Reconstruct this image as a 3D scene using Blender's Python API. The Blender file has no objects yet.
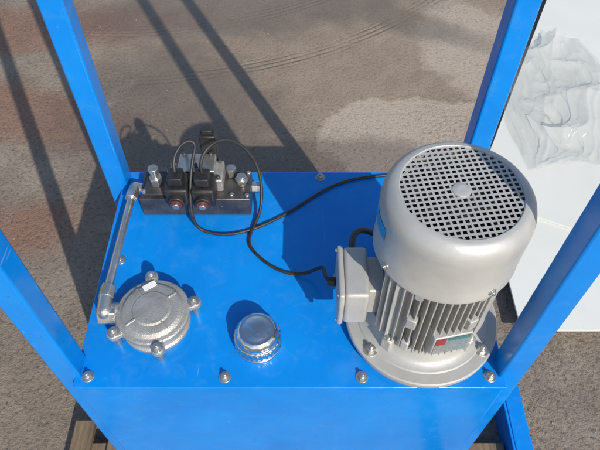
import bpy, bmesh, math, random
from mathutils import Vector, Matrix, Quaternion
from mathutils import noise as mn
random.seed(4)
TZ=0.62
scene=bpy.context.scene
COL=bpy.context.collection
# ------------------------------------------------------------ materials
def new_mat(name):
    m=bpy.data.materials.new(name); m.use_nodes=True
    nt=m.node_tree; b=nt.nodes["Principled BSDF"]
    return m,nt,b
def noise(nt,scale,detail=4,rough=.55,dist=0,coord=None):
    n=nt.nodes.new('ShaderNodeTexNoise'); n.inputs['Scale'].default_value=scale
    n.inputs['Detail'].default_value=detail; n.inputs['Roughness'].default_value=rough
    n.inputs['Distortion'].default_value=dist
    if coord is not None: nt.links.new(coord,n.inputs['Vector'])
    return n
def ramp(nt,src,a,b):
    r=nt.nodes.new('ShaderNodeMapRange'); r.inputs[1].default_value=a; r.inputs[2].default_value=b
    nt.links.new(src,r.inputs[0]); return r.outputs[0]
def mixc(nt,fac,c1,c2,blend='MIX'):
    m=nt.nodes.new('ShaderNodeMix'); m.data_type='RGBA'; m.blend_type=blend
    if isinstance(fac,(int,float)): m.inputs[0].default_value=fac
    else: nt.links.new(fac,m.inputs[0])
    for i,c in ((6,c1),(7,c2)):
        if isinstance(c,tuple): m.inputs[i].default_value=(*c,1)
        else: nt.links.new(c,m.inputs[i])
    return m.outputs[2]
def math_(nt,op,a,b=None,c=None):
    m=nt.nodes.new('ShaderNodeMath'); m.operation=op; m.use_clamp=False
    for i,v in enumerate((a,b,c)):
        if v is None: continue
        if isinstance(v,(int,float)): m.inputs[i].default_value=v
        else: nt.links.new(v,m.inputs[i])
    return m.outputs[0]
def bump(nt,b,h,strength=.3,dist=.002):
    n=nt.nodes.new('ShaderNodeBump'); n.inputs['Strength'].default_value=strength
    n.inputs['Distance'].default_value=dist
    nt.links.new(h,n.inputs['Height']); nt.links.new(n.outputs[0],b.inputs['Normal'])
def geo(nt):
    return nt.nodes.new('ShaderNodeNewGeometry').outputs['Position']
def basic(name,c1,c2=None,rough=.5,metal=0,ns=30,bs=.15,bd=.001,r2=None,coat=0):
    m,nt,b=new_mat(name); P=geo(nt)
    n=noise(nt,ns,4,.6,0,P)
    f=ramp(nt,n.outputs[0],.35,.68)
    nt.links.new(mixc(nt,f,c1,c2 or tuple(x*.75 for x in c1)),b.inputs['Base Color'])
    rr=nt.nodes.new('ShaderNodeMapRange'); rr.inputs[1].default_value=.3; rr.inputs[2].default_value=.7
    rr.inputs[3].default_value=rough; rr.inputs[4].default_value=r2 if r2 is not None else min(1,rough+.15)
    nt.links.new(n.outputs[0],rr.inputs[0]); nt.links.new(rr.outputs[0],b.inputs['Roughness'])
    b.inputs['Metallic'].default_value=metal
    if coat: b.inputs['Coat Weight'].default_value=coat
    n3=noise(nt,ns*12,2,.6,0,P); bump(nt,b,n3.outputs[0],bs,bd)
    return m

def blue_paint():
    m,nt,b=new_mat('blue_enamel'); P=geo(nt)
    n=noise(nt,5,3,.6,.4,P)
    c=mixc(nt,ramp(nt,n.outputs[0],.35,.7),(.001,.185,.60),(.002,.225,.68))
    d=noise(nt,30,6,.72,.5,P)
    c=mixc(nt,math_(nt,'MULTIPLY',ramp(nt,d.outputs[0],.52,.80),.14),c,(.20,.33,.48))
    s=noise(nt,210,2,.5,0,P)
    c=mixc(nt,math_(nt,'MULTIPLY',ramp(nt,s.outputs[0],.71,.75),.7),c,(.05,.07,.09))
    mp=nt.nodes.new('ShaderNodeMapping'); mp.inputs['Rotation'].default_value=(0,0,.6); mp.inputs['Scale'].default_value=(160,5,40); nt.links.new(P,mp.inputs[0])
    sc=noise(nt,1,2,.5,0,mp.outputs[0])
    c=mixc(nt,math_(nt,'MULTIPLY',ramp(nt,sc.outputs[0],.75,.79),.4),c,(.35,.5,.7))
    nt.links.new(c,b.inputs['Base Color'])
    nt.links.new(math_(nt,'MULTIPLY_ADD',d.outputs[0],.30,.07),b.inputs['Roughness'])
    b.inputs['Specular IOR Level'].default_value=.5
    h=noise(nt,11,2,.5,0,P); h2=noise(nt,300,2,.6,0,P)
    bump(nt,b,math_(nt,'ADD',math_(nt,'MULTIPLY',h.outputs[0],1.5),math_(nt,'MULTIPLY',h2.outputs[0],.06)),.5,.003)
    return m
BLUE=blue_paint()
GREY=basic('silver_grey_paint',(.47,.465,.44),(.385,.38,.36),.30,.25,14,.3,.0006)
CAST=basic('cast_aluminium',(.44,.43,.40),(.31,.30,.28),.40,.55,40,.7,.0014)
STEEL=basic('zinc_steel',(.66,.64,.60),(.44,.42,.38),.24,.9,60,.2,.0005)
CHROME=basic('chrome',(.82,.82,.81),(.66,.66,.65),.12,1,40,.2,.0004,.24)
DSTEEL=basic('dark_oxide_steel',(.06,.06,.065),(.12,.115,.11),.30,.6,35,.3,.0006)
BLACK=basic('black_plastic',(.014,.014,.015),(.028,.026,.026),.35,0,60,.3,.0005)
RUBBER=basic('black_cable_rubber',(.012,.012,.013),(.03,.028,.026),.42,0,80,.2,.0004)
DARK=basic('dark_inside',(.02,.02,.022),(.035,.035,.035),.6,0,50,.1,.0005)
RED=basic('red_cap',(.13,.03,.025),(.08,.02,.02),.4,0,60,.2,.0004)
LBLUE=basic('sticker_blue',(.02,.30,.62),(.02,.25,.55),.3,0,60,.05,.0002)
LABEL=basic('label_white',(.75,.75,.75),(.6,.6,.6),.4,0,200,.05,.0002)
def whitepaint():
    m,nt,b=new_mat('white_panel_paint'); P=geo(nt)
    n=noise(nt,2,4,.6,.8,P); n2=noise(nt,50,3,.7,0,P)
    c=mixc(nt,ramp(nt,n.outputs[0],.3,.75),(.65,.66,.62),(.59,.595,.555))
    c=mixc(nt,math_(nt,'MULTIPLY',ramp(nt,n2.outputs[0],.64,.78),.22),c,(.38,.35,.30))
    nt.links.new(c,b.inputs['Base Color']); b.inputs['Roughness'].default_value=.38
    h=noise(nt,3,1,.5,0,P); bump(nt,b,h.outputs[0],.1,.004); return m
WHITE=whitepaint()
def wood():
    m,nt,b=new_mat('pallet_wood'); P=geo(nt)
    mp=nt.nodes.new('ShaderNodeMapping'); mp.inputs['Scale'].default_value=(40,3,40); nt.links.new(P,mp.inputs[0])
    n=noise(nt,1.5,6,.65,1.2,mp.outputs[0])
    c=mixc(nt,ramp(nt,n.outputs[0],.3,.7),(.23,.165,.10),(.09,.064,.042))
    nt.links.new(c,b.inputs['Base Color']); b.inputs['Roughness'].default_value=.75
    bump(nt,b,n.outputs[0],.6,.003); return m
WOOD=wood()
def nameplate():
    m,nt,b=new_mat('nameplate_print')
    tc=nt.nodes.new('ShaderNodeTexCoord').outputs['UV']
    sp=nt.nodes.new('ShaderNodeSeparateXYZ'); nt.links.new(tc,sp.inputs[0])
    br=nt.nodes.new('ShaderNodeTexBrick'); br.inputs['Scale'].default_value=9
    br.inputs['Color1'].default_value=(.50,.54,.50,1); br.inputs['Color2'].default_value=(.30,.36,.32,1)
    br.inputs['Mortar'].default_value=(.06,.06,.06,1); br.inputs['Mortar Size'].default_value=.035
    nt.links.new(tc,br.inputs['Vector'])
    red=math_(nt,'MULTIPLY',math_(nt,'LESS_THAN',sp.outputs[0],.30),math_(nt,'GREATER_THAN',sp.outputs[1],.60))
    c=mixc(nt,red,br.outputs[0],(.38,.05,.04))
    grn=math_(nt,'MULTIPLY',math_(nt,'GREATER_THAN',sp.outputs[0],.34),math_(nt,'GREATER_THAN',sp.outputs[1],.80))
    c=mixc(nt,grn,c,(.08,.22,.17))
    nt.links.new(c,b.inputs['Base Color']); b.inputs['Roughness'].default_value=.25; b.inputs['Metallic'].default_value=.3
    return m
PLATE=nameplate()

def ground_mat():
    m,nt,b=new_mat('wet_muddy_concrete'); P=geo(nt)
    big=noise(nt,1.1,5,.62,.6,P); med=noise(nt,6,7,.68,.5,P); fine=noise(nt,75,4,.7,0,P); grit=noise(nt,280,2,.7,0,P)
    warp=noise(nt,2.3,5,.65,.3,P)
    def ell(cx,cy,rx,ry,rot=0,soft=.35,w=.9,k=.9):
        mp=nt.nodes.new('ShaderNodeMapping'); mp.vector_type='TEXTURE'
        mp.inputs['Location'].default_value=(cx,cy,0); mp.inputs['Rotation'].default_value=(0,0,rot)
        mp.inputs['Scale'].default_value=(rx,ry,1); nt.links.new(P,mp.inputs[0])
        l=nt.nodes.new('ShaderNodeVectorMath'); l.operation='LENGTH'; nt.links.new(mp.outputs[0],l.inputs[0])
        s=math_(nt,'ADD',l.outputs['Value'],math_(nt,'MULTIPLY',math_(nt,'SUBTRACT',warp.outputs[0],.5),w*2))
        s=math_(nt,'ADD',s,math_(nt,'MULTIPLY',math_(nt,'SUBTRACT',med.outputs[0],.5),k))
        r=nt.nodes.new('ShaderNodeMapRange'); r.interpolation_type='SMOOTHSTEP'; r.inputs[1].default_value=1+soft/2; r.inputs[2].default_value=1-soft/2
        nt.links.new(s,r.inputs[0]); return r.outputs[0]
    c=mixc(nt,ramp(nt,med.outputs[0],.33,.68),(.155,.128,.100),(.285,.238,.190))
    c=mixc(nt,math_(nt,'MULTIPLY',ramp(nt,big.outputs[0],.38,.66),.7),c,(.185,.140,.105))
    silt=ell(.35,2.1,1.35,.95,.1,.5)
    siltc=mixc(nt,ramp(nt,med.outputs[0],.28,.72),(.215,.165,.120),(.315,.250,.190))
    siltc=mixc(nt,math_(nt,'MULTIPLY',ramp(nt,big.outputs[0],.38,.66),.5),siltc,(.19,.142,.102))
    # tyre tracks: two sets of narrow curved bands with tread breaks
    def track(cx,cy,r0,w0):
        mp=nt.nodes.new('ShaderNodeMapping'); mp.inputs['Location'].default_value=(-cx,-cy,0); nt.links.new(P,mp.inputs[0])
        l=nt.nodes.new('ShaderNodeVectorMath'); l.operation='LENGTH'; nt.links.new(mp.outputs[0],l.inputs[0])
        d=math_(nt,'ABSOLUTE',math_(nt,'SUBTRACT',math_(nt,'ADD',l.outputs['Value'],math_(nt,'MULTIPLY',med.outputs[0],.03)),r0))
        band=ramp(nt,d,w0,w0*.7)
        fineb=ramp(nt,math_(nt,'SINE',math_(nt,'MULTIPLY',l.outputs['Value'],260.0)),-.2,.8)
        return math_(nt,'MULTIPLY',band,fineb)
    tr=math_(nt,'MAXIMUM',track(-.8,3.6,2.05,.05),track(-.8,3.6,1.70,.05))
    tr=math_(nt,'MULTIPLY',tr,ramp(nt,warp.outputs[0],.38,.58))
    siltc=mixc(nt,math_(nt,'MULTIPLY',tr,.50),siltc,(.095,.070,.050))
    c=mixc(nt,silt,c,siltc)
    dry=math_(nt,'MAXIMUM',ell(.45,1.27,.40,.20,.12,.14,.6),ell(.85,1.75,.28,.42,.4,.3,.6))
    c=mixc(nt,math_(nt,'MULTIPLY',dry,.80),c,(.40,.335,.275))
    rust=math_(nt,'MAXIMUM',ell(-1.35,1.92,.75,.17,.1,.8,.5),ell(-1.10,1.38,.50,.15,-.2,.9,.7))
    rust=math_(nt,'MAXIMUM',rust,ell(-1.0,.75,.30,.12,.3,.9,.7))
    c=mixc(nt,math_(nt,'MULTIPLY',rust,.72),c,(.205,.098,.062))
    wet=math_(nt,'MAXIMUM',ell(-.25,2.10,.80,.22,.12,.9,.8,.6),ell(-.50,1.40,.42,.42,.5,.8,.8,.6))
    wet=math_(nt,'MAXIMUM',wet,ell(.0,1.12,.60,.12,.0,.6,.5,.6))
    wet=math_(nt,'MAXIMUM',wet,ell(.40,2.05,.50,.10,-.5,.8,.6,.6))
    c=mixc(nt,math_(nt,'MULTIPLY',wet,.52),c,(.070,.052,.038))
    rough_area=math_(nt,'SUBTRACT',1.0,math_(nt,'MULTIPLY',silt,.45))
    c=mixc(nt,math_(nt,'MULTIPLY',ramp(nt,fine.outputs[0],.50,.32),math_(nt,'MULTIPLY',rough_area,.75)),c,(.045,.036,.029))
    c=mixc(nt,math_(nt,'MULTIPLY',ramp(nt,grit.outputs[0],.60,.70),math_(nt,'MULTIPLY',rough_area,.6)),c,(.42,.37,.30))
    v=nt.nodes.new('ShaderNodeTexVoronoi'); v.inputs['Scale'].default_value=38; nt.links.new(P,v.inputs['Vector'])
    c=mixc(nt,math_(nt,'MULTIPLY',math_(nt,'MULTIPLY',ramp(nt,v.outputs['Distance'],.16,.08),rough_area),.5),c,(.32,.27,.22))
    nt.links.new(c,b.inputs['Base Color'])
    rg=math_(nt,'SUBTRACT',.90,math_(nt,'MULTIPLY',wet,.42))
    rg=math_(nt,'SUBTRACT',rg,math_(nt,'MULTIPLY',silt,.12))
    nt.links.new(rg,b.inputs['Roughness']); b.inputs['Specular IOR Level'].default_value=.6
    h=math_(nt,'ADD',math_(nt,'MULTIPLY',fine.outputs[0],rough_area),math_(nt,'MULTIPLY',grit.outputs[0],.30))
    h=math_(nt,'ADD',h,math_(nt,'MULTIPLY',med.outputs[0],1.0))
    h=math_(nt,'SUBTRACT',h,math_(nt,'MULTIPLY',math_(nt,'MULTIPLY',tr,silt),.5))
    h=math_(nt,'MULTIPLY',h,math_(nt,'SUBTRACT',1.0,math_(nt,'MULTIPLY',wet,.5)))
    bump(nt,b,h,.75,.009)
    return m
GROUND=ground_mat()
def film():
    m,nt,b=new_mat('clear_plastic_film')
    nt.nodes.remove(b); out=nt.nodes['Material Output']
    t=nt.nodes.new('ShaderNodeBsdfTransparent'); t.inputs[0].default_value=(.965,.97,.965,1)
    g=nt.nodes.new('ShaderNodeBsdfPrincipled'); g.inputs['Base Color'].default_value=(.50,.51,.50,1); g.inputs['Roughness'].default_value=.14
    g.inputs['Specular IOR Level'].default_value=1.0
    lw=nt.nodes.new('ShaderNodeLayerWeight'); lw.inputs[0].default_value=.28
    f=math_(nt,'MULTIPLY_ADD',lw.outputs['Facing'],.60,.03)
    mx=nt.nodes.new('ShaderNodeMixShader'); nt.links.new(f,mx.inputs[0]); nt.links.new(t.outputs[0],mx.inputs[1]); nt.links.new(g.outputs[0],mx.inputs[2])
    nt.links.new(mx.outputs[0],out.inputs[0]); return m
FILM=film()

# ------------------------------------------------------------ mesh helpers
def empty(name,loc=(0,0,0)):
    e=bpy.data.objects.new(name,None); e.location=loc; COL.objects.link(e); e.empty_display_size=.05; return e
def finish(bm,name,mat,parent=None,smooth=True,angle=35,bevel=0,bseg=2):
    bmesh.ops.recalc_face_normals(bm,faces=bm.faces)
    me=bpy.data.meshes.new(name); bm.to_mesh(me); bm.free()
    me.materials.append(mat)
    if smooth:
        for p in me.polygons: p.use_smooth=True
        me.set_sharp_from_angle(angle=math.radians(angle))
    o=bpy.data.objects.new(name,me); COL.objects.link(o)
    if parent:
        o.parent=parent; o.matrix_parent_inverse=Matrix.Translation(-Vector(parent.location))
    if bevel:
        md=o.modifiers.new('bevel','BEVEL'); md.width=bevel; md.segments=bseg; md.limit_method='ANGLE'; md.angle_limit=math.radians(40)
        md.harden_normals=False
    return o
def Z(v): return Vector((v[0],v[1],v[2]+TZ))
def add_box(bm,a,b,M=None):
    vs=[]
    for z in (a[2],b[2]):
        for y in (a[1],b[1]):
            for x in (a[0],b[0]):
                p=Vector((x,y,z)); 
                if M: p=M@p
                vs.append(bm.verts.new(Z(p)))
    for f in ((0,1,3,2),(4,5,7,6),(0,1,5,4),(2,3,7,6),(0,2,6,4),(1,3,7,5)): bm.faces.new([vs[i] for i in f])
def box(name,a,b,mat,parent=None,bevel=.0015,M=None,bseg=2):
    bm=bmesh.new(); add_box(bm,a,b,M); return finish(bm,name,mat,parent,True,35,bevel,bseg)
def add_tube(bm,p0,p1,r0,r1=None,seg=24,caps=True):
    p0=Vector(p0);p1=Vector(p1); r1=r0 if r1 is None else r1
    q=(p1-p0).to_track_quat('Z','Y'); A=[];B=[]
    for i in range(seg):
        t=2*math.pi*i/seg; d=q@Vector((math.cos(t),math.sin(t),0))
        A.append(bm.verts.new(Z(p0+d*r0))); B.append(bm.verts.new(Z(p1+d*r1)))
    for i in range(seg):
        j=(i+1)%seg; bm.faces.new((A[i],A[j],B[j],B[i]))
    if caps: bm.faces.new(A); bm.faces.new(B)
def tube(name,p0,p1,r,mat,parent=None,seg=24,bevel=.001,r1=None):
    bm=bmesh.new(); add_tube(bm,p0,p1,r,r1,seg); return finish(bm,name,mat,parent,True,35,bevel)
def add_lathe(bm,c,prof,seg=64,lobes=0,amp=0,lrange=None):
    rings=[]
    for (r,z) in prof:
        ring=[]
        for i in range(seg):
            t=2*math.pi*i/seg; rr=r
            if lobes and lrange and lrange[0]<=z<=lrange[1]: rr=r*(1+amp*math.cos(lobes*t))
            ring.append(bm.verts.new(Z((c[0]+rr*math.cos(t),c[1]+rr*math.sin(t),c[2]+z))))
        rings.append(ring)
    for a,b in zip(rings,rings[1:]):
        for i in range(seg):
            j=(i+1)%seg; bm.faces.new((a[i],a[j],b[j],b[i]))
    bm.faces.new(rings[0]); bm.faces.new(rings[-1])
def lathe(name,c,prof,mat,parent=None,seg=64,lobes=0,amp=0,lrange=None,bevel=0,angle=35):
    bm=bmesh.new(); add_lathe(bm,c,prof,seg,lobes,amp,lrange); return finish(bm,name,mat,parent,True,angle,bevel)
def add_bolt(bm,p,r=.007,h=.006,axis=(0,0,1),washer=True,rot=0,stud=0):
    p=Vector(p); ax=Vector(axis).normalized()
    if washer: add_tube(bm,p,p+ax*.0018,r*1.45,None,20); p=p+ax*.0018
    add_tube(bm,p,p+ax*h,r,r*.98,6)
    add_tube(bm,p+ax*h,p+ax*(h+.0012),r*.8,r*.7,16)
    if stud: add_tube(bm,p+ax*(h+.001),p+ax*(h+stud),r*.5,r*.45,12)
def bolts(name,pts,mat,parent,r=.007,h=.006,axis=(0,0,1),washer=True,stud=0):
    bm=bmesh.new()
    for p in pts: add_bolt(bm,p,r,h,axis,washer,0,stud)
    return finish(bm,name,mat,parent,True,35,.0004,1)
def cable(name,pts,r,mat,parent=None):
    cu=bpy.data.curves.new(name,'CURVE'); cu.dimensions='3D'; cu.bevel_depth=r; cu.bevel_resolution=5; cu.resolution_u=14
    sp=cu.splines.new('NURBS'); sp.points.add(len(pts)-1)
    for i,p in enumerate(pts): q=Z(p); sp.points[i].co=(q.x,q.y,q.z,1)
    sp.use_endpoint_u=True; sp.order_u=4; cu.use_fill_caps=True
    cu.materials.append(mat); o=bpy.data.objects.new(name,cu); COL.objects.link(o)
    if parent: o.parent=parent; o.matrix_parent_inverse=Matrix.Translation(-Vector(parent.location))
    return o

# ------------------------------------------------------------ ground
bm=bmesh.new(); s=150
vs=[bm.verts.new((x,y,0)) for x,y in ((-s,-s),(s,-s),(s,s),(-s,s))]; bm.faces.new(vs)
finish(bm,'ground',GROUND,None,False)
bm=bmesh.new()
for i in range(1500):
    x=random.uniform(-2.6,1.9); y=random.uniform(-.3,3.4)
    if -.62<x<.62 and y<.65: continue
    if x>.62 and .3<y: continue
    if x>-.4 and y>1.2 and random.random()<.65: continue
    r=random.choice((.0015,.002,.002,.003,.003,.005))*random.uniform(.7,1.3)
    M=Matrix.Translation((x,y,r*.35))@Matrix.Rotation(random.uniform(0,6),4,Vector((random.random(),random.random(),1)).normalized())@Matrix.Diagonal((1,random.uniform(.6,1),random.uniform(.45,.8),1))
    ret=bmesh.ops.create_icosphere(bm,subdivisions=1,radius=r,matrix=M)
    for v in ret['verts']: v.co+=Vector((random.uniform(-1,1),random.uniform(-1,1),random.uniform(-1,1)))*r*.15
finish(bm,'gravel',basic('gravel_stone',(.30,.25,.20),(.12,.10,.08),.85,0,25,.4,.001),None,False)

# ------------------------------------------------------------ tank
tank=empty('oil_tank',(0,.24,TZ))
W=.36; D=.485
bm=bmesh.new(); add_box(bm,(-W,0,-.008),(W,D,0)); finish(bm,'top_plate',BLUE,tank,True,35,.0022,3)
bm=bmesh.new(); add_box(bm,(-W+.002,.003,-.50),(W-.002,D-.006,-.0085)); finish(bm,'tank_body',BLUE,tank,True,35,.004,3)
bolts('top_bolts',[(-.338,.020,0),(-.109,.019,0),(.120,.019,0),(.334,.020,0),(-.328,.255,0),(.335,.26,0),(.06,.468,0),(.335,.468,0),(-.30,.470,0)],STEEL,tank,.0072,.0055,stud=.006)
frame=empty('steel_frame',(0,.24,TZ))
PW=.041; FH=1.75
def post(name,x0,y0):
    box(name,(x0,y0,-.56),(x0+PW,y0+PW,FH),BLUE,frame,.004,None,3)
post('post_1',-.391,.018); post('post_2',-.386,.436); post('post_3',.349,.018); post('post_4',.345,.436)
for n,a,b in (('top_rail_1',(-.386,.0595,FH-.041),(-.350,.4355,FH)),('top_rail_2',(.349,.0595,FH-.041),(.386,.4355,FH)),
              ('top_rail_3',(-.3445,.436,FH-.041),(.3445,.476,FH)),('top_rail_4',(-.3495,.018,FH-.041),(.3485,.058,FH))):
    box(n,a,b,BLUE,frame,.004)
box('bottom_rail_1',(-.40,.01,-.56),(.40,.05,-.5005),BLUE,frame,.003)
box('bottom_rail_2',(-.40,.455,-.56),(.40,.505,-.5005),BLUE,frame,.003)
skid=empty('skid_rail',(.57,.1,0))
box('web',(.535,-.45,-.618),(.542,.22,-.53),BLUE,skid,.002)
box('flange_upper',(.5425,-.45,-.537),(.585,.22,-.53),BLUE,skid,.002)
box('flange_lower',(.5425,-.45,-.618),(.585,.22,-.611),BLUE,skid,.002)
pal=empty('wooden_pallet',(-.4,.1,0))
box('board_1',(-.555,-.5,-.575),(-.505,.14,-.555),WOOD,pal,.002)
box('board_2',(-.465,-.5,-.575),(-.37,.62,-.561),WOOD,pal,.002)
box('board_3',(.37,-.5,-.575),(.45,.62,-.561),WOOD,pal,.002)
for i,y in enumerate((-.40,.0,.50)):
    box('bearer_%d'%(i+1),(-.555 if y<.3 else -.47,y,-.619),(.53,y+.09,-.5755),WOOD,pal,.002)

# ------------------------------------------------------------ motor
MX,MY=.228,.127
motor=empty('electric_motor',(MX,MY,TZ))
c=(MX,MY,0)
lathe('mounting_ring',c,[(.118,.0005),(.127,.0005),(.1285,.002),(.1285,.009),(.127,.011),(.09,.011)],CAST,motor,96)
lathe('flange',c,[(.09,.0115),(.130,.0115),(.132,.0135),(.132,.021),(.130,.0235),(.113,.0235),(.111,.026),(.100,.028),(.094,.034),(.091,.050),(.088,.056),(.06,.056)],GREY,motor,96)
fb=[(MX+.1165*math.cos(math.radians(a)),MY+.1165*math.sin(math.radians(a)),.0235) for a in (-143,-37,37,143)]
bolts('flange_bolts',fb,STEEL,motor,.0085,.007,stud=.006)
bm=bmesh.new()
for a in (-135,-45,45,135):
    M=Matrix.Translation((MX,MY,0))@Matrix.Rotation(math.radians(a),4,'Z')
    add_box(bm,(.08,-.010,.028),(.101,.010,.062),M)
finish(bm,'end_shield_lugs',GREY,motor,True,35,.003)
bm=bmesh.new()
for a in (-135,-45,45,135):
    p=(MX+.095*math.cos(math.radians(a)),MY+.095*math.sin(math.radians(a)),.062); add_bolt(bm,p,.005,.005,(0,0,1),True)
finish(bm,'end_shield_screws',STEEL,motor,True,35,.0003,1)
lathe('stator_core',c,[(.05,.05),(.078,.05),(.078,.262),(.05,.262)],GREY,motor,64)
bm=bmesh.new()
for q in range(4):
    R=Matrix.Translation((MX,MY,0))@Matrix.Rotation(math.radians(90*q),4,'Z')
    n=6
    for i in range(-n,n+1):
        o=i*.0105
        if q==2 and abs(o)<.038: continue
        ro=math.sqrt(.0975**2-o*o)
        ri=math.sqrt(max(.0,.075**2-o*o))
        if ro-abs(ri)<.004: continue
        t=.0016
        vs=[]
        for z in (.060,.262):
            for (x,y) in ((ri,-t*1.3),(ro,-t*.7),(ro,t*.7),(ri,t*1.3)):
                vs.append(bm.verts.new(Z(R@Vector((x,o+y,z)))))
        for f in ((0,1,2,3),(4,5,6,7),(0,1,5,4),(1,2,6,5),(2,3,7,6),(3,0,4,7)): bm.faces.new([vs[k] for k in f])
finish(bm,'cooling_fins',GREY,motor,True,35,.0006,1)
bm=bmesh.new()
for a in (-118,-62,-28,28,62,118):
    M=Matrix.Translation((MX,MY,0))@Matrix.Rotation(math.radians(a),4,'Z')
    add_box(bm,(.07,-.0065,.060),(.099,.0065,.085),M); add_box(bm,(.07,-.0065,.215),(.099,.0065,.262),M)
    if a in(-118,-62): add_box(bm,(.07,-.008,.135),(.101,.008,.160),M)
finish(bm,'fin_pads',GREY,motor,True,35,.002)
K=1.03
prof=[(.094,.236),(.1015*K,.236),(.1015*K,.240),(.1005*K,.242),(.1005*K,.322),(.0995*K,.332),(.0965*K,.341),(.0915*K,.3475),(.0870*K,.3512),(.0835*K,.3525)]
bm=bmesh.new()
rings=[]
for r,z in prof+[(.0795*K,.3530),(.0785*K,.3522),(.0785*K,.3500),(.090,.345),(.097,.334),(.098,.322),(.098,.238)]:
    rings.append([bm.verts.new(Z((MX+r*math.cos(2*math.pi*i/96),MY+r*math.sin(2*math.pi*i/96),z))) for i in range(96)])
for a,b in zip(rings,rings[1:]+rings[:1]):
    for i in range(96): j=(i+1)%96; bm.faces.new((a[i],a[j],b[j],b[i]))
finish(bm,'fan_cowl',GREY,motor,True,40)
pitch=.0084; hole=.0055; N=10; ang=math.radians(8)
lines=[]
for i in range(-N,N+1): lines+= [i*pitch-hole/2, i*pitch+hole/2]
bm=bmesh.new(); cache={}
def gv(x,y):
    k=(round(x,6),round(y,6))
    if k not in cache:
        X=x*math.cos(ang)-y*math.sin(ang); Y=x*math.sin(ang)+y*math.cos(ang)
        cache[k]=bm.verts.new(Z((MX+X,MY+Y,.3508)))
    return cache[k]
for i in range(len(lines)-1):
    for j in range(len(lines)-1):
        x0,x1,y0,y1=lines[i],lines[i+1],lines[j],lines[j+1]
        cx=(x0+x1)/2; cy=(y0+y1)/2
        if max(math.hypot(a,b) for a in(x0,x1) for b in (y0,y1))>.0875: continue
        ish=(i%2==0 and j%2==0); rr=math.hypot(cx,cy)
        if ish and .0115<rr<.0810: continue
        bm.faces.new((gv(x0,y0),gv(x1,y0),gv(x1,y1),gv(x0,y1)))
g=finish(bm,'cowl_grille',GREY,motor,False)
sd=g.modifiers.new('s','SOLIDIFY'); sd.thickness=.0011; sd.offset=0
lathe('grille_hub',c,[(.0125,.3500),(.0125,.3524),(.0115,.3531),(.004,.3533)],GREY,motor,40)
bm=bmesh.new(); add_lathe(bm,c,[(.02,.30),(.088,.30),(.088,.304),(.03,.306),(.028,.335),(.01,.336)],48)
for k in range(9):
    M=Matrix.Translation((MX,MY,0))@Matrix.Rotation(2*math.pi*k/9,4,'Z'); add_box(bm,(.028,-.0012,.304),(.084,.0012,.33),M)
finish(bm,'cooling_fan',DARK,motor,True)
bm=bmesh.new()
for a in (-62,28,118,-152):
    d=Vector((math.cos(math.radians(a)),math.sin(math.radians(a)),0)); add_bolt(bm,Vector((MX,MY,.247))+d*.1033,.0042,.003,d,True)
finish(bm,'cowl_screws',STEEL,motor,True,35,.0003,1)
bm=bmesh.new(); A=[];B=[]
for i in range(9):
    t=math.radians(180+ (i-4)*3.0+8); x=MX+.1042*math.cos(t); y=MY+.1042*math.sin(t)
    A.append(bm.verts.new(Z((x,y,.288)))); B.append(bm.verts.new(Z((x,y,.312))))
for i in range(8): bm.faces.new((A[i],A[i+1],B[i+1],B[i]))
finish(bm,'cowl_sticker',LBLUE,motor,True)
M=Matrix.Translation((MX,MY,0))@Matrix.Rotation(math.radians(-78),4,'Z')
bm=bmesh.new(); add_box(bm,(.07,-.031,.078),(.101,.031,.132),M); finish(bm,'nameplate_pad',GREY,motor,True,35,.002)
bm=bmesh.new(); uv=bm.loops.layers.uv.new()
q=[(.1018,-.028,.081),(.1018,.028,.081),(.1018,.028,.129),(.1018,-.028,.129)]
f=bm.faces.new([bm.verts.new(Z(M@Vector(p))) for p in q])
for l,u in zip(f.loops,((0,0),(1,0),(1,1),(0,1))): l[uv].uv=u
finish(bm,'nameplate',PLATE,motor,False)
box('terminal_box_neck',(.105,.095,.082),(.150,.160,.150),GREY,motor,.003)
box('terminal_box',(.086,.080,.074),(.124,.174,.160),GREY,motor,.006,None,4)
box('terminal_box_lid',(.0765,.078,.072),(.0855,.176,.162),GREY,motor,.004,None,4)
bolts('terminal_lid_screws',[(.0765,.085,.079),(.0765,.169,.079),(.0765,.085,.155),(.0765,.169,.155)],STEEL,motor,.0032,.002,(-1,0,0),False)
tube('cable_gland_1',(.105,.174,.115),(.105,.192,.115),.011,BLACK,motor,6)
tube('cable_gland_2',(.0765,.150,.09),(.064,.153,.088),.009,BLACK,motor,6)

# ------------------------------------------------------------ filler cap
FX,FY=-.056,.083
cap=empty('filler_breather_cap',(FX,FY,TZ))
lathe('cap_flange',(FX,FY,0),[(.02,.0005),(.0395,.0005),(.0405,.002),(.0405,.005),(.036,.008)],CHROME,cap,72)
lathe('knurled_band',(FX,FY,0),[(.030,.006),(.0390,.008),(.0402,.010),(.0402,.026),(.0392,.0285),(.0375,.030)],CHROME,cap,224,28,.013,(.0075,.029),0,50)
lathe('cap_dome',(FX,FY,0),[(.0362,.0295),(.0368,.033),(.0362,.038),(.0340,.0435),(.0300,.0480),(.0285,.0488),(.0270,.0484),(.023,.0500),(.014,.0530),(.006,.0540),(.001,.0542)],CHROME,cap,224,14,.010,(.0300,.046),0,50)

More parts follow.
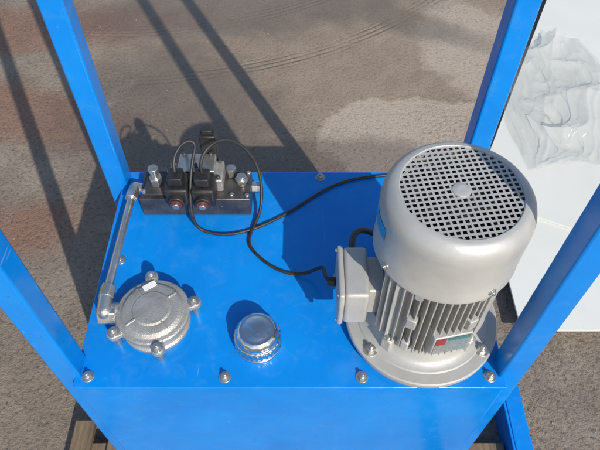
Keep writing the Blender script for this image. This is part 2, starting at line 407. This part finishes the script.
# ------------------------------------------------------------ return filter
RX,RY=-.238,.122
flt=empty('return_line_filter',(RX,RY,TZ))
lathe('filter_base',(RX,RY,0),[(.05,.0005),(.060,.0005),(.060,.006),(.056,.010),(.053,.030),(.05,.032)],CAST,flt,72)
bm=bmesh.new()
add_lathe(bm,(RX,RY,0),[(.040,.030),(.062,.030),(.0635,.032),(.0635,.039),(.062,.041),(.054,.0422),(.050,.0475),(.047,.0485),(.034,.0490),(.031,.0515),(.012,.0525),(.003,.0525)],96)
for a in (100,15,-75,-145):
    M=Matrix.Translation((RX,RY,0))@Matrix.Rotation(math.radians(a),4,'Z')
    add_box(bm,(.050,-.011,.0305),(.073,.011,.0405),M)
    p=M@Vector((.073,0,0)); add_lathe(bm,(p.x,p.y,0),[(.004,.0302),(.011,.0302),(.011,.0412),(.004,.0412)],24)
for a in (40,130,220,310):
    M=Matrix.Translation((RX,RY,0))@Matrix.Rotation(math.radians(a),4,'Z')
    add_box(bm,(.006,-.0022,.047),(.047,.0022,.0530),M@Matrix.Rotation(math.radians(3.5),4,'Y'))
finish(bm,'filter_lid',CAST,flt,True,35,.0012)
bm=bmesh.new()
for a in (100,15,-75,-145):
    p=(RX+.072*math.cos(math.radians(a)),RY+.072*math.sin(math.radians(a)),.0412); add_bolt(bm,p,.0072,.006,(0,0,1),True,0,.003)
    add_tube(bm,(p[0],p[1],.0),(p[0],p[1],.032),.0065,None,16)
finish(bm,'lid_bolts',STEEL,flt,True,35,.0004,1)
tube('inlet_boss',(RX-.045,RY+.002,.020),(RX-.078,RY+.006,.024),.020,CAST,flt,32,.002)
M=Matrix.Translation((RX-.010,RY+.045,.0492))@Matrix.Rotation(math.radians(35),4,'Z')
box('paper_tag',(-.012,-.006,0),(.012,.006,.0012),LABEL,flt,.0003,M)

# ------------------------------------------------------------ pipe
pipe=empty('hydraulic_pipe',(-.325,.26,TZ))
a=(-.322,.150,.045); b=(-.318,.392,.042)
tube('pipe_tube',a,b,.0074,STEEL,pipe,24,0)
def lerp(a,b,t): return tuple(x+(y-x)*t for x,y in zip(a,b))
tube('nut_1',lerp(a,b,-.02),lerp(a,b,.08),.0140,STEEL,pipe,6,.0015)
tube('nut_2',lerp(a,b,.92),lerp(a,b,.99),.0130,STEEL,pipe,6,.0015)
bm=bmesh.new()
add_tube(bm,(-.322,.150,.045),(-.322,.122,.040),.012,.012,24)
bmesh.ops.create_uvsphere(bm,u_segments=20,v_segments=12,radius=.0150,matrix=Matrix.Translation(Z((-.322,.124,.036))))
add_tube(bm,(-.322,.124,.036),(-.308,.126,.026),.014,.014,24)
finish(bm,'elbow_1',STEEL,pipe,True)
tube('hex_adapter',(-.334,.124,.026),(-.303,.126,.025),.0205,STEEL,pipe,6,.0015)
tube('hex_adapter_2',(-.303,.126,.025),(-.294,.126,.025),.017,STEEL,pipe,24,.001)
bm=bmesh.new()
add_tube(bm,(-.318,.388,.042),(-.316,.407,.038),.0115,.0115,24)
bmesh.ops.create_uvsphere(bm,u_segments=20,v_segments=12,radius=.0135,matrix=Matrix.Translation(Z((-.316,.406,.036))))
add_tube(bm,(-.316,.406,.036),(-.298,.406,.034),.012,.012,24)
finish(bm,'elbow_2',STEEL,pipe,True)

# ------------------------------------------------------------ valve block
val=empty('solenoid_valve_block',(-.19,.4,TZ))
box('manifold_block',(-.300,.365,.0008),(-.082,.440,.050),DSTEEL,val,.0018)
box('manifold_foot',(-.292,.372,.0505),(-.240,.434,.058),DSTEEL,val,.0012)
bm=bmesh.new()
for x,r in ((-.280,.006),(-.258,.004),(-.225,.004),(-.14,.005),(-.105,.006)):
    add_tube(bm,(x,.3655,.026),(x,.3635,.026),r,None,6)
finish(bm,'port_plugs',DSTEEL,val,True,35,.0003,1)
tube('relief_hex',(-.268,.400,.058),(-.268,.400,.078),.013,STEEL,val,6,.001)
tube('relief_stem',(-.268,.400,.078),(-.268,.400,.094),.008,STEEL,val,20,.001)
tube('relief_cap',(-.268,.400,.094),(-.268,.400,.103),.010,STEEL,val,12,.001)
bolts('manifold_bolts',[(-.290,.376,.0585),(-.246,.426,.0585),(-.088,.432,.0505),(-.118,.374,.0505),(-.088,.372,.0505)],STEEL,val,.005,.006,washer=False)
box('valve_body',(-.240,.385,.0505),(-.135,.440,.082),CAST,val,.002)
box('valve_cap',(-.222,.398,.0825),(-.150,.446,.096),STEEL,val,.002)
bolts('valve_body_screws',[(-.232,.392,.0825),(-.232,.434,.0825),(-.143,.392,.0825),(-.143,.434,.0825),(-.212,.440,.0965),(-.186,.410,.0965),(-.160,.440,.0965)],DSTEEL,val,.004,.006,washer=False)
for k,(x,zz) in enumerate(((-.218,.076),(-.168,.074))):
    i=k+1
    box('coil_%d'%i,(x-.022,.343,zz-.022),(x+.022,.392,zz+.024),BLACK,val,.005,None,3)
    box('coil_plug_%d'%i,(x-.014,.352,zz+.0245),(x+.014,.384,zz+.046),BLACK,val,.003,None,3)
    tube('coil_nut_%d'%i,(x,.343,zz),(x,.331,zz),.0155,BLACK,val,24,.0015)
    tube('coil_ring_%d'%i,(x,.331,zz),(x,.3275,zz),.0115,RED,val,24,.001)
    tube('coil_pin_%d'%i,(x,.3275,zz),(x,.323,zz),.0065,STEEL,val,20,.001)
    tube('armature_%d'%i,(x,.392,zz),(x,.405,zz),.011,STEEL,val,24,.001)
tube('needle_valve_stem',(-.10,.405,.0505),(-.10,.405,.075),.009,STEEL,val,20,.001)
tube('needle_valve_nut',(-.10,.405,.060),(-.10,.405,.069),.013,STEEL,val,6,.001)
tube('side_fitting',(-.082,.415,.03),(-.064,.415,.03),.0125,STEEL,val,6,.001)
tube('rear_fitting',(-.122,.430,.0505),(-.122,.430,.072),.0105,STEEL,val,6,.001)
box('pressure_switch',(-.180,.4465,.055),(-.148,.472,.140),BLACK,val,.003)
box('pressure_switch_cap',(-.174,.450,.1405),(-.154,.468,.152),BLACK,val,.002)
tube('switch_port',(-.164,.440,.070),(-.164,.4465,.070),.009,STEEL,val,20,.001)

# ------------------------------------------------------------ cables
R=.0032
ca=empty('electric_cable',(0,.3,TZ))
cable('cable_run',[(-.168,.372,.118),(-.172,.38,.145),(-.150,.41,.165),(-.11,.435,.15),(-.070,.43,.10),(-.058,.40,.05),(-.062,.36,.012),(-.082,.32,.004),(-.086,.29,.004),(-.065,.262,.004),(-.035,.235,.004),(0,.219,.004),(.030,.218,.010),(.052,.216,.035),(.060,.19,.075),(.058,.160,.088),(.066,.153,.088)],R,RUBBER,ca)
cb=empty('electric_cable',(0,.4,TZ))
cable('cable_run',[(-.218,.372,.118),(-.224,.385,.14),(-.205,.42,.160),(-.178,.425,.150),(-.186,.40,.135),(-.192,.36,.10),(-.194,.325,.045),(-.185,.325,.008),(-.165,.318,.004),(-.135,.312,.004),(-.095,.318,.004),(-.04,.345,.004),(.015,.385,.004),(.06,.425,.004),(.11,.455,.004),(.17,.47,.004),(.25,.475,.004),(.30,.475,.004)],R,RUBBER,cb)
cc=empty('electric_cable',(0.1,.2,TZ))
cable('cable_run',[(.105,.190,.115),(.105,.205,.115),(.108,.235,.110),(.125,.255,.10),(.15,.26,.08),(.19,.275,.04),(.24,.30,.006),(.28,.36,.004)],.0055,RUBBER,cc)

# ------------------------------------------------------------ white panels, film
wp=empty('white_panel',(1.0,.8,.05))
box('sheet',(.645,.400,-.575),(1.9,1.135,-.567),WHITE,wp,.001)
box('batten_1',(.70,.42,-.619),(1.85,.50,-.5755),WOOD,wp,.002); box('batten_2',(.70,1.0,-.619),(1.85,1.08,-.5755),WOOD,wp,.002)
wq=empty('white_panel',(1.3,1.8,.05))
M=Matrix.Translation((.70,1.12,0))@Matrix.Rotation(math.radians(-25),4,'Z')
box('sheet',(0,-.25,-.566),(1.4,1.9,-.558),WHITE,wq,.001,M)
box('batten_1',(.05,.25,-.619),(1.3,.33,-.5665),WOOD,wq,.002,M); box('batten_2',(.05,1.2,-.619),(1.3,1.28,-.5665),WOOD,wq,.002,M)
bm=bmesh.new(); n=110; gr=[]
for i in range(n+1):
    row=[]
    for j in range(n+1):
        u=i/n; v=j/n
        w=.33*(.40+.60*math.sin(math.pi*min(1,v*.9+.12)))
        x=1.03+(u-.5)*w*1.4+(v-.5)*.16; y=.98+v*.80
        p=Vector((x*3,y*3,1.7))
        rid=lambda s,o: 1-abs(mn.noise(Vector((p.x*s*1.7,p.y*s*.7,o))))*2
        h=max(0,rid(1.1,1))**3*.040+max(0,rid(2.4,5))**4*.018+max(0,rid(5.0,9))**5*.006
        x+=mn.noise(p*.8+Vector((9,0,0)))*.09; y+=mn.noise(p*.8+Vector((0,9,0)))*.08
        row.append(bm.verts.new((x,y,.066+h*(.3+math.sin(math.pi*u)))))
    gr.append(row)
for i in range(n):
    for j in range(n): bm.faces.new((gr[i][j],gr[i+1][j],gr[i+1][j+1],gr[i][j+1]))
finish(bm,'plastic_bag',FILM,None,True,180)

# ------------------------------------------------------------ light
EL=38; sx,sy=.46,-.888
w=bpy.data.worlds.new("World"); scene.world=w; w.use_nodes=True
nt=w.node_tree; bg=nt.nodes['Background']; sk=nt.nodes.new('ShaderNodeTexSky'); sk.sky_type='NISHITA'; sk.sun_disc=False
sk.sun_elevation=math.radians(EL); sk.sun_rotation=math.atan2(sx,sy)
nt.links.new(sk.outputs[0],bg.inputs[0]); bg.inputs[1].default_value=.15
L=bpy.data.lights.new('sun','SUN'); L.energy=4.8; L.angle=math.radians(.5); L.color=(1,.94,.84)
lo=bpy.data.objects.new('sun',L); COL.objects.link(lo)
e=math.radians(EL); d=Vector((-sx*math.cos(e),-sy*math.cos(e),-math.sin(e))); lo.rotation_euler=d.to_track_quat('-Z','Y').to_euler(); lo.location=(3,-4,5)
scene.view_settings.view_transform='Standard'; scene.view_settings.look='None'; scene.view_settings.exposure=0
cam=bpy.data.cameras.new('camera'); co=bpy.data.objects.new('camera',cam); COL.objects.link(co)
cam.sensor_width=36; cam.lens=35.1; cam.clip_start=.02; cam.clip_end=500
co.location=(.0165,-.376,.93+TZ); co.rotation_euler=(math.radians(37.6),0,0)
scene.camera=co
